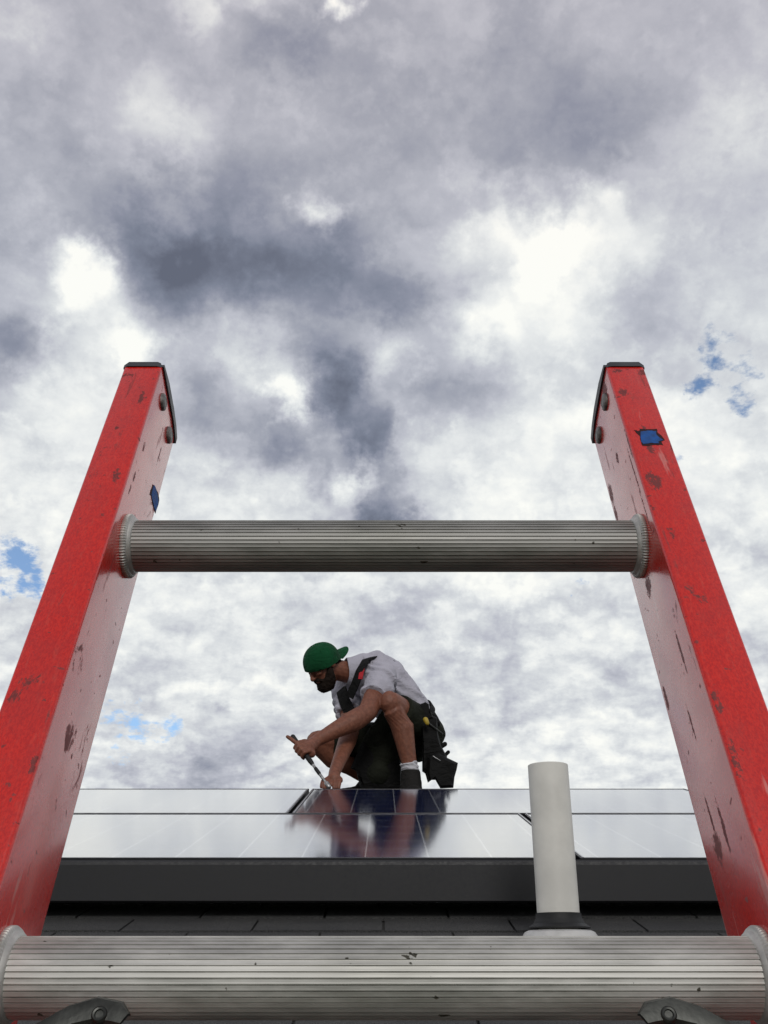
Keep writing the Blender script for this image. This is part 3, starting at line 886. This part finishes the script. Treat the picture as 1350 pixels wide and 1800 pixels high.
# --- left hand: fist round the wrench handle, thumb along the top
wr_top = P(516, 1297, 4.615); wr_bot = P(578, 1383, 4.500)
wd = (wr_bot - wr_top).normalized()
grip = lerp(wr_top, wr_bot, .26)
fa = (grip - lWri); fa = (fa - wd * fa.dot(wd)).normalized()       # from wrist to handle
sd = wd.cross(fa).normalized()
if sd.y > 0: sd = -sd                                              # sd points towards the camera
# palm behind the handle (towards the wrist side)
pc = grip - fa * .030 + sd * .004
tube(bm, [lWri, lerp(lWri, pc, .5), pc], [.030, .033, .036], 16, squash=None)
tube(bm, [pc - wd * .030, pc + wd * .036], [.027, .023], 16)
for k in range(4):
    off = wd * (-.030 + k * .0215)
    L_ = (.0, .003, .001, -.004)[k]; rr_ = (.0108, .0110, .0105, .0094)[k]
    kn = grip + off - fa * .012 + sd * .026                          # knuckle, camera side
    m1 = grip + off + fa * (.020 + L_) + sd * .021
    m2 = grip + off + fa * (.026 + L_) - sd * .006
    m3 = grip + off + fa * .006 - sd * .022
    tube(bm, [pc + off * .9 + sd * .012, kn, m1], [rr_ * 1.15, rr_ * 1.08, rr_], 12)
    tube(bm, [m1, m2], [rr_, rr_ * .95], 12)
    tube(bm, [m2, m3], [rr_ * .95, rr_ * .85], 12)
th0 = pc - wd * .030 + sd * .006; th1 = grip - wd * .052 + fa * .004; th2 = P(505, 1295, 4.61)
tube(bm, [th0, lerp(th0, th1, .5) - wd * .004, th1], [.016, .0145, .0125], 12)
tube(bm, [th1, lerp(th1, th2, .6) - wd * .004, th2], [.0120, .0110, .0090], 12)
# --- right hand: spread on the panel's upper edge, holding the socket
edge = P(586, 1385, 4.495)
rh = lerp(rWri, edge + Vector((0, .01, .02)), .55)
tube(bm, [rWri, rh], [.029, .031], 16)
tube(bm, [rh + Vector((-.020, 0, -.006)), rh + Vector((.024, 0, -.006))], [.022, .020], 14)
for k, (dx, dl) in enumerate(((-.030, .055), (-.012, .064), (.008, .062), (.026, .050))):
    b0 = rh + Vector((dx * .85, -.004, -.012)); b1 = b0 + Vector((dx * .4 - .004, -.030, -.012)); b2 = b1 + Vector((-.003, -.010, -.026))
    b3 = b2 + Vector((0, .012, -.020))
    tube(bm, [b0, b1], [.0112, .0102], 10); tube(bm, [b1, b2], [.0102, .0094], 10); tube(bm, [b2, b3], [.0094, .0082], 10)
t0 = rh + Vector((-.026, .004, .0)); t1 = t0 + Vector((-.026, -.018, -.016)); t2 = t1 + Vector((-.006, -.014, -.026))
tube(bm, [t0, t1], [.015, .0125], 10); tube(bm, [t1, t2], [.0125, .0100], 10)
me = remesh_mesh(bm, .0042, 3, .5)
displace(me, lambda c, n: .0006 * noise.noise(c * 60))
body = obj_me('body', me, M_SKIN, man)

# --- hair and beard
bm = bmesh.new()
ellipsoid(bm, hp(0, -.022, .022), (.080, .092, .086), HM)
ellipsoid(bm, hp(0, -.062, -.022), (.066, .040, .052), HM)
me = remesh_mesh(bm, .006, 2); displace(me, lambda c, n: .003 * noise.noise(c * 70) + .002 * noise.noise(c * 160))
obj_me('hair', me, M_HAIR, man)
bm = bmesh.new()
ellipsoid(bm, hp(0, .066, -.082), (.050, .042, .040), HM)
ellipsoid(bm, hp(0, .050, -.100), (.040, .034, .034), HM)
for s in (-1, 1):
    tube(bm, [hp(s * .072, .010, .012), hp(s * .066, .022, -.030), hp(s * .050, .044, -.072), hp(s * .020, .070, -.094)], [.008, .018, .032, .036])
    tube(bm, [hp(s * .060, .030, -.030), hp(s * .040, .066, -.062)], [.012, .020], 12)
    tube(bm, [hp(s * .004, .101, -.030), hp(s * .022, .094, -.034), hp(s * .034, .078, -.056)], [.008, .009, .012], 10)
me = remesh_mesh(bm, .005, 2); displace(me, lambda c, n: .006 * noise.noise(c * 60) + .004 * noise.noise(c * 150) + .002 * noise.noise(c * 300))
obj_me('beard', me, M_HAIR, man)
for s in (-1, 1):
    bm = bmesh.new(); tube(bm, [hp(s * .014, .089, .034), hp(s * .030, .088, .038), hp(s * .046, .074, .034)], [.004, .0055, .003], 8)
    obj('eyebrow', bm, M_HAIR, man, smooth=True)
    bm = bmesh.new(); ellipsoid(bm, hp(s * .031, .0835, .012), (.0065, .0050, .0025), HM, 12)
    obj('eye', bm, M_LEATH, man, smooth=True)
# --- cap worn backwards
bm = bmesh.new()
rings = []
tiltM = HM @ Matrix.Rotation(R(13), 3, 'X') @ Matrix.Rotation(R(16), 3, 'Y')
cc = hp(0, -.006, .016)
for k in range(13):
    t = R(-4 + 94 * k / 12)
    rr_ = max(math.cos(t), .0) ** .86
    seg = 40; ring = []
    for j in range(seg):
        a_ = 2 * math.pi * j / seg
        seam = 1 - .022 * max(0, math.cos(a_ * 6)) ** 12
        ring.append(bm.verts.new(cc + tiltM @ Vector((.0965 * rr_ * math.cos(a_) * seam, .114 * rr_ * math.sin(a_) * seam, .110 * math.sin(t)))))
    if rr_ < .02: break
    rings.append(ring)
loop_faces(bm, rings, cap=False)
top = bm.verts.new(cc + tiltM @ Vector((0, 0, .1100)))
lr_ = rings[-1]
for j in range(len(lr_)): bm.faces.new((lr_[j], lr_[(j + 1) % len(lr_)], top))
bmesh.ops.solidify(bm, geom=bm.faces[:], thickness=.003)
capo = obj('cap', bm, M_CAP, man, smooth=True, angle=60)
bm = bmesh.new()
g_ = []
for k in range(9):
    v_ = k / 8; row = []
    for j in range(17):
        u_ = j / 16 * 2 - 1
        x = u_ * .078 * (1 - .12 * v_ ** 2)
        y = -.104 * math.sqrt(max(0, 1 - (u_ * .80) ** 2)) * 1.0 - .004 - v_ * (.084 - .020 * u_ * u_ - .036 * u_ ** 6)
        z = .006 + v_ * .010 - (.014 + .012 * v_) * u_ * u_ - .010 * v_ * v_
        row.append(bm.verts.new(cc + tiltM @ Vector((x, y, z))))
    g_.append(row)
for k in range(8):
    for j in range(16): bm.faces.new((g_[k][j], g_[k][j + 1], g_[k + 1][j + 1], g_[k + 1][j]))
bmesh.ops.solidify(bm, geom=bm.faces[:], thickness=.004)
obj('brim', bm, M_CAP, capo, smooth=True, angle=60)
bm = bmesh.new(); ellipsoid(bm, cc + tiltM @ Vector((0, 0, .1115)), (.009, .009, .005), tiltM, 12)
obj('cap_button', bm, M_CAP, capo, smooth=True)

# --- shirt
bm = bmesh.new()
tube(bm, [nck + (ubk - nck) * -.30, ubk + Vector((0, 0, .006)), chest, waist, lerp(waist, pel, .35)], [.090, .145, .160, .143, .144], 28, flat=(True, True))
mid_sh = (lSh + rSh) / 2
tube(bm, [lSh, mid_sh + (ubk - mid_sh) * .7 + Vector((0, 0, .012)), rSh], [.080, .112, .080], 24)
tube(bm, [lSh + Vector((0, 0, .004)), lerp(lSh, lElb, .30), lerp(lSh, lElb, .58)], [.080, .078, .080], 24, flat=(False, True))
tube(bm, [rSh + Vector((0, 0, .004)), lerp(rSh, rElb, .30), lerp(rSh, rElb, .60)], [.078, .074, .074], 24, flat=(False, True))
tube(bm, [P(676, 1186, 5.10), P(712, 1222, 5.14), P(728, 1246, 5.16)], [.080, .085, .078], 20)   # shirt hanging over the lower back
me = remesh_mesh(bm, .0060, 5)
def shirt_fold(c, n):
    d = lerp(lSh, lElb, .3)
    f = .0125 * math.sin((c.x * 62 + c.z * 92) + 5 * noise.noise(c * 7)) * max(0, noise.noise(c * 9 + Vector((3, 1, 2))) + .25)
    return f + .009 * noise.noise(c * 14) + .0015 * noise.noise(c * 60)
displace(me, shirt_fold)
shirt = obj_me('shirt', me, M_SHIRT, man)
# standing collar round the neck
bm = bmesh.new()
na = (hp(0, -.045, -.085) - nck).normalized(); bx_, by_ = basis(na)
rings = []
for (t_, r_) in ((-.010, .112), (.020, .098), (.050, .086), (.072, .082), (.068, .075), (.010, .078)):
    rings.append([bm.verts.new(nck + na * (t_ + .004 * math.sin(3 * a_)) + bx_ * (math.cos(a_) * r_) + by_ * (math.sin(a_) * r_)) for a_ in [2 * math.pi * k / 36 for k in range(36)]])
loop_faces(bm, rings, cap=False)
obj('collar', bm, M_SHIRT, shirt, smooth=True, angle=70)

# --- shorts
bm = bmesh.new()
tube(bm, [lerp(waist, pel, .2), lerp(waist, pel, .6), pel], [.142, .148, .148], 28, flat=(True, False))
tube(bm, [lHip, lerp(lHip, lKnee, .5), lerp(lHip, lKnee, .80)], [.112, .102, .088], 24, flat=(False, True))
tube(bm, [rHip, lerp(rHip, rKnee, .5), lerp(rHip, rKnee, .88)], [.118, .104, .088], 24, flat=(False, True))
tube(bm, [lHip, pel, rHip], [.110, .128, .110], 20)
# baggy cloth hanging between and under the thighs
tube(bm, [P(700, 1300, 5.14), P(672, 1330, 5.16), P(666, 1360, 5.14)], [.10, .100, .085], 20)
tube(bm, [P(690, 1262, 5.10), P(664, 1300, 5.12), P(645, 1330, 5.18)], [.070, .075, .060], 20)
me = remesh_mesh(bm, .0065, 5)
displace(me, lambda c, n: .007 * math.sin(c.x * 40 + c.z * 55 + 5 * noise.noise(c * 8)) * max(0, noise.noise(c * 7) + .3) + .004 * noise.noise(c * 20))
obj_me('shorts', me, M_SHORT, man)

# --- socks and boots
def boot(ank, toe_dir, sole_z, sock_top, nm):
    bm = bmesh.new()
    lo = Vector((ank.x, ank.y, sole_z))
    tube(bm, [ank + Vector((0, 0, .004)), Vector((ank.x, ank.y, sole_z + .075))], [.050, .060], 20, flat=(True, False))
    tube(bm, [lo - toe_dir * .045 + Vector((0, 0, .050)), lo + toe_dir * .03 + Vector((0, 0, .055)), lo + toe_dir * .11 + Vector((0, 0, .040)), lo + toe_dir * .185 + Vector((0, 0, .034))], [.040, .048, .040, .032], 20)
    tube(bm, [ank + Vector((0, 0, -.01)), lo + toe_dir * .07 + Vector((0, 0, .055))], [.045, .038], 16)
    me = remesh_mesh(bm, .005, 4)
    for v in me.vertices:
        if v.co.z < sole_z + .020: v.co.z = sole_z + .020
    displace(me, lambda c, n: .0015 * noise.noise(c * 50))
    b = obj_me('boot', me, M_BOOT, man)
    bm = bmesh.new(); side = Vector((-toe_dir.y, toe_dir.x, 0)).normalized(); out = []
    for k in range(28):
        a_ = 2 * math.pi * k / 28; l_ = .128 * math.cos(a_); w_ = .046 * math.sin(a_) * (1 + .12 * math.cos(a_)) 
        out.append(lo + toe_dir * (l_ + .068) + side * w_)
    r_ = [[bm.verts.new(p + Vector((0, 0, z_))) for p in out] for z_ in (0, .021)]
    loop_faces(bm, r_); obj('sole', bm, M_SOLE, b)
    for k in range(4):
        bm = bmesh.new(); c_ = lo + toe_dir * (.045 + k * .020) + Vector((0, 0, .103 - k * .010))
        tube(bm, [c_ - side * .026 - Vector((0, 0, .012)), c_ + Vector((0, 0, .002)), c_ + side * .026 - Vector((0, 0, .012))], [.0022] * 3, 6)
        obj('lace', bm, M_LACE, b, smooth=True)
    ax = sock_top - ank
    bm = bmesh.new()
    tube(bm, [ank - ax * .5, ank + ax * .35, ank + ax * .7, sock_top], [.043, .046, .0445, .047], 24, flat=(True, True))
    me = remesh_mesh(bm, .004, 2); displace(me, lambda c, n: .002 * math.sin(c.z * 330 + 3 * noise.noise(c * 20)))
    obj_me('sock', me, M_SOCK, man)
boot(lAnk, Vector((.10, -.99, 0)).normalized(), zrel(4.90) + .004, P(718, 1340, 4.89), 'l')
boot(rAnk + Vector((0, 0, .02)), Vector((-.93, -.36, 0)).normalized(), zrel(5.20) - .010 + .012, lerp(rAnk, rKnee, .18), 'r')

# --- harness straps across the shoulders
def strap(pts, w_, mat, name, parent, t_=.004, nrm=None):
    bm = bmesh.new(); rings = []
    pts = [Vector(p) for p in pts]
    for k, p in enumerate(pts):
        d = (pts[min(k + 1, len(pts) - 1)] - pts[max(k - 1, 0)]).normalized()
        n = (nrm[k] if nrm else Vector((0, -1, .3))).normalized(); s = d.cross(n).normalized(); n = s.cross(d).normalized()
        rings.append([bm.verts.new(p + s * (a_ * w_) + n * b_) for (a_, b_) in ((-1, 0), (-1, t_), (1, t_), (1, 0))])
    loop_faces(bm, rings); return obj(name, bm, mat, parent, smooth=True, angle=40)
sp_ = [P(690, 1168, 5.12), P(664, 1157, 5.08), P(645, 1163, 5.00), P(634, 1182, 4.955), P(626, 1204, 4.97), P(616, 1226, 5.00)]
nr_ = [Vector((.4, .1, 1)), Vector((0, -.2, 1)), Vector((-.4, -.7, .7)), Vector((-.4, -1, .1)), Vector((-.4, -1, 0)), Vector((-.4, -1, -.2))]
hn = strap([p + n.normalized() * .010 for p, n in zip(sp_, nr_)], .024, M_LEATH, 'harness', man, .007, nr_)
strap([P(641, 1170, 4.968), P(636, 1182, 4.940), P(634, 1194, 4.940)], .013, M_REDS, 'strap_pad', hn, .006, [Vector((-.5, -1, .3))] * 3)
strap([P(600, 1212, 5.12), P(606, 1232, 5.06), P(618, 1258, 5.04)], .034, M_LEATH, 'chest_strap', hn, .006, [Vector((-.6, -1, 0))] * 3)

# --- tool belt: waistband, pouches, tools
belt = empty('tool_belt', (0, 0, 0)); belt.parent = man
bc = lerp(waist, pel, .30); bd = (pel - waist).normalized(); b1, b2 = basis(bd)
bm = bmesh.new(); rings = []
for (t_, r_) in ((-.020, .149), (-.020, .155), (.020, .158), (.020, .152)):
    rings.append([bm.verts.new(bc + bd * t_ + b1 * (math.cos(a_) * r_) + b2 * (math.sin(a_) * r_)) for a_ in [2 * math.pi * k / 40 for k in range(40)]])
loop_faces(bm, rings + [rings[0]], cap=False); obj('waistband', bm, M_LEATH, belt, smooth=True)
def slab(outline, Y, th, mat, name, bev=.006, lean=0.0):
    """stitched pouch: outline of picture points at distance Y, with real thickness"""
    bm = bmesh.new()
    cx = sum(p[0] for p in outline) / len(outline); cy = sum(p[1] for p in outline) / len(outline)
    def rg(sc, dy): return [bm.verts.new(P(cx + (x - cx) * sc, cy + (y - cy) * sc, Y + dy)) for x, y in outline]
    loop_faces(bm, [rg(.82, -th / 2), rg(.97, -th * .36), rg(1.0, 0), rg(.97, th * .36), rg(.82, th / 2)])
    bmesh.ops.triangulate(bm, faces=[f for f in bm.faces if len(f.verts) > 4])
    return obj(name, bm, mat, belt, smooth=True, angle=45)
slab([(738, 1262), (756, 1256), (768, 1262), (770, 1290), (776, 1312), (786, 1330), (783, 1352), (768, 1366), (750, 1362), (742, 1356), (742, 1310)], 5.02, .13, M_LEATH, 'pouch')
slab([(752, 1330), (770, 1322), (786, 1332), (805, 1341), (803, 1352), (799, 1366), (797, 1385), (774, 1386), (767, 1374), (763, 1366), (754, 1374), (750, 1360)], 4.96, .12, M_LEATH, 'pouch')
slab([(744, 1352), (758, 1350), (766, 1360), (760, 1370), (752, 1376), (748, 1362)], 5.00, .03, M_LEATH, 'pouch_flap')
slab([(733, 1240), (748, 1234), (754, 1238), (755, 1252), (762, 1262), (750, 1268), (742, 1260), (736, 1252)], 4.98, .05, M_LEATH, 'pouch')
def tool(a, b, ra, rb, mat, name='tool'):
    bm = bmesh.new(); tube(bm, [a, b], [ra, rb], 12); return obj(name, bm, mat, belt, smooth=True)
slab([(640, 1296), (690, 1296), (706, 1345), (704, 1392), (636, 1392), (626, 1356), (616, 1350)], 5.14, .10, M_LEATH, 'pouch')
tool(P(762, 1262, 5.08), P(768, 1272, 5.08), .024, .020, M_LEATH, 'tool_handle')
tool(P(752, 1270, 4.94), P(777, 1290, 4.96), .005, .006, M_DSTEEL)
tool(P(771, 1316, 5.05), P(782, 1308, 5.05), .010, .013, M_LEATH, 'tool_handle')
tool(P(780, 1330, 5.03), P(788, 1322, 5.03), .009, .010, M_LEATH, 'tool_handle')
tool(P(761, 1329, 4.885), P(774, 1337, 4.885), .0022, .0022, M_STEEL)
tool(P(748, 1265, 4.90), P(751, 1271, 4.90), .014, .012, M_YEL, 'tape_measure')
tool(P(744, 1248, 5.03), P(750, 1262, 5.03), .004, .004, M_STEEL, 'hook')
bm = bmesh.new()
lathe(bm, [(.016, -.004), (.020, 0), (.016, .004), (.012, 0), (.016, -.004)], Matrix.Translation(P(736, 1243, 5.00)) @ Matrix.Rotation(R(80), 4, 'X'), seg=24, cap=False)
obj('buckle_ring', bm, M_STEEL, belt, smooth=True)
slab([(727, 1238), (733, 1236), (741, 1246), (743, 1258), (735, 1256)], 5.02, .02, M_SOCK, 'glove')

# --- the wrench
wrt = empty('wrench', MO + wr_bot)
tag(wrt, 'steel ratchet wrench with a black grip held in the crouching man\'s hand', 'wrench')
def W_(p): return p - wr_bot
bm = bmesh.new(); tube(bm, [W_(lerp(wr_top, wr_bot, -.02)), W_(lerp(wr_top, wr_bot, .05)), W_(lerp(wr_top, wr_bot, .48)), W_(lerp(wr_top, wr_bot, .54))], [.013, .0125, .0125, .0105], 18)
obj('grip', bm, M_RUB, wrt, smooth=True)
bm = bmesh.new(); tube(bm, [W_(lerp(wr_top, wr_bot, .52)), W_(lerp(wr_top, wr_bot, .96))], [.0075, .0068], 16)
obj('shaft', bm, M_STEEL, wrt, smooth=True)
bm = bmesh.new(); tube(bm, [W_(lerp(wr_top, wr_bot, .64)), W_(lerp(wr_top, wr_bot, .74))], [.0092, .0092], 16)
obj('band', bm, M_RUB, wrt, smooth=True)
bm = bmesh.new(); tube(bm, [W_(lerp(wr_top, wr_bot, .94)), W_(lerp(wr_top, wr_bot, 1.0))], [.013, .012], 16)
obj('head', bm, M_STEEL, wrt, smooth=True)
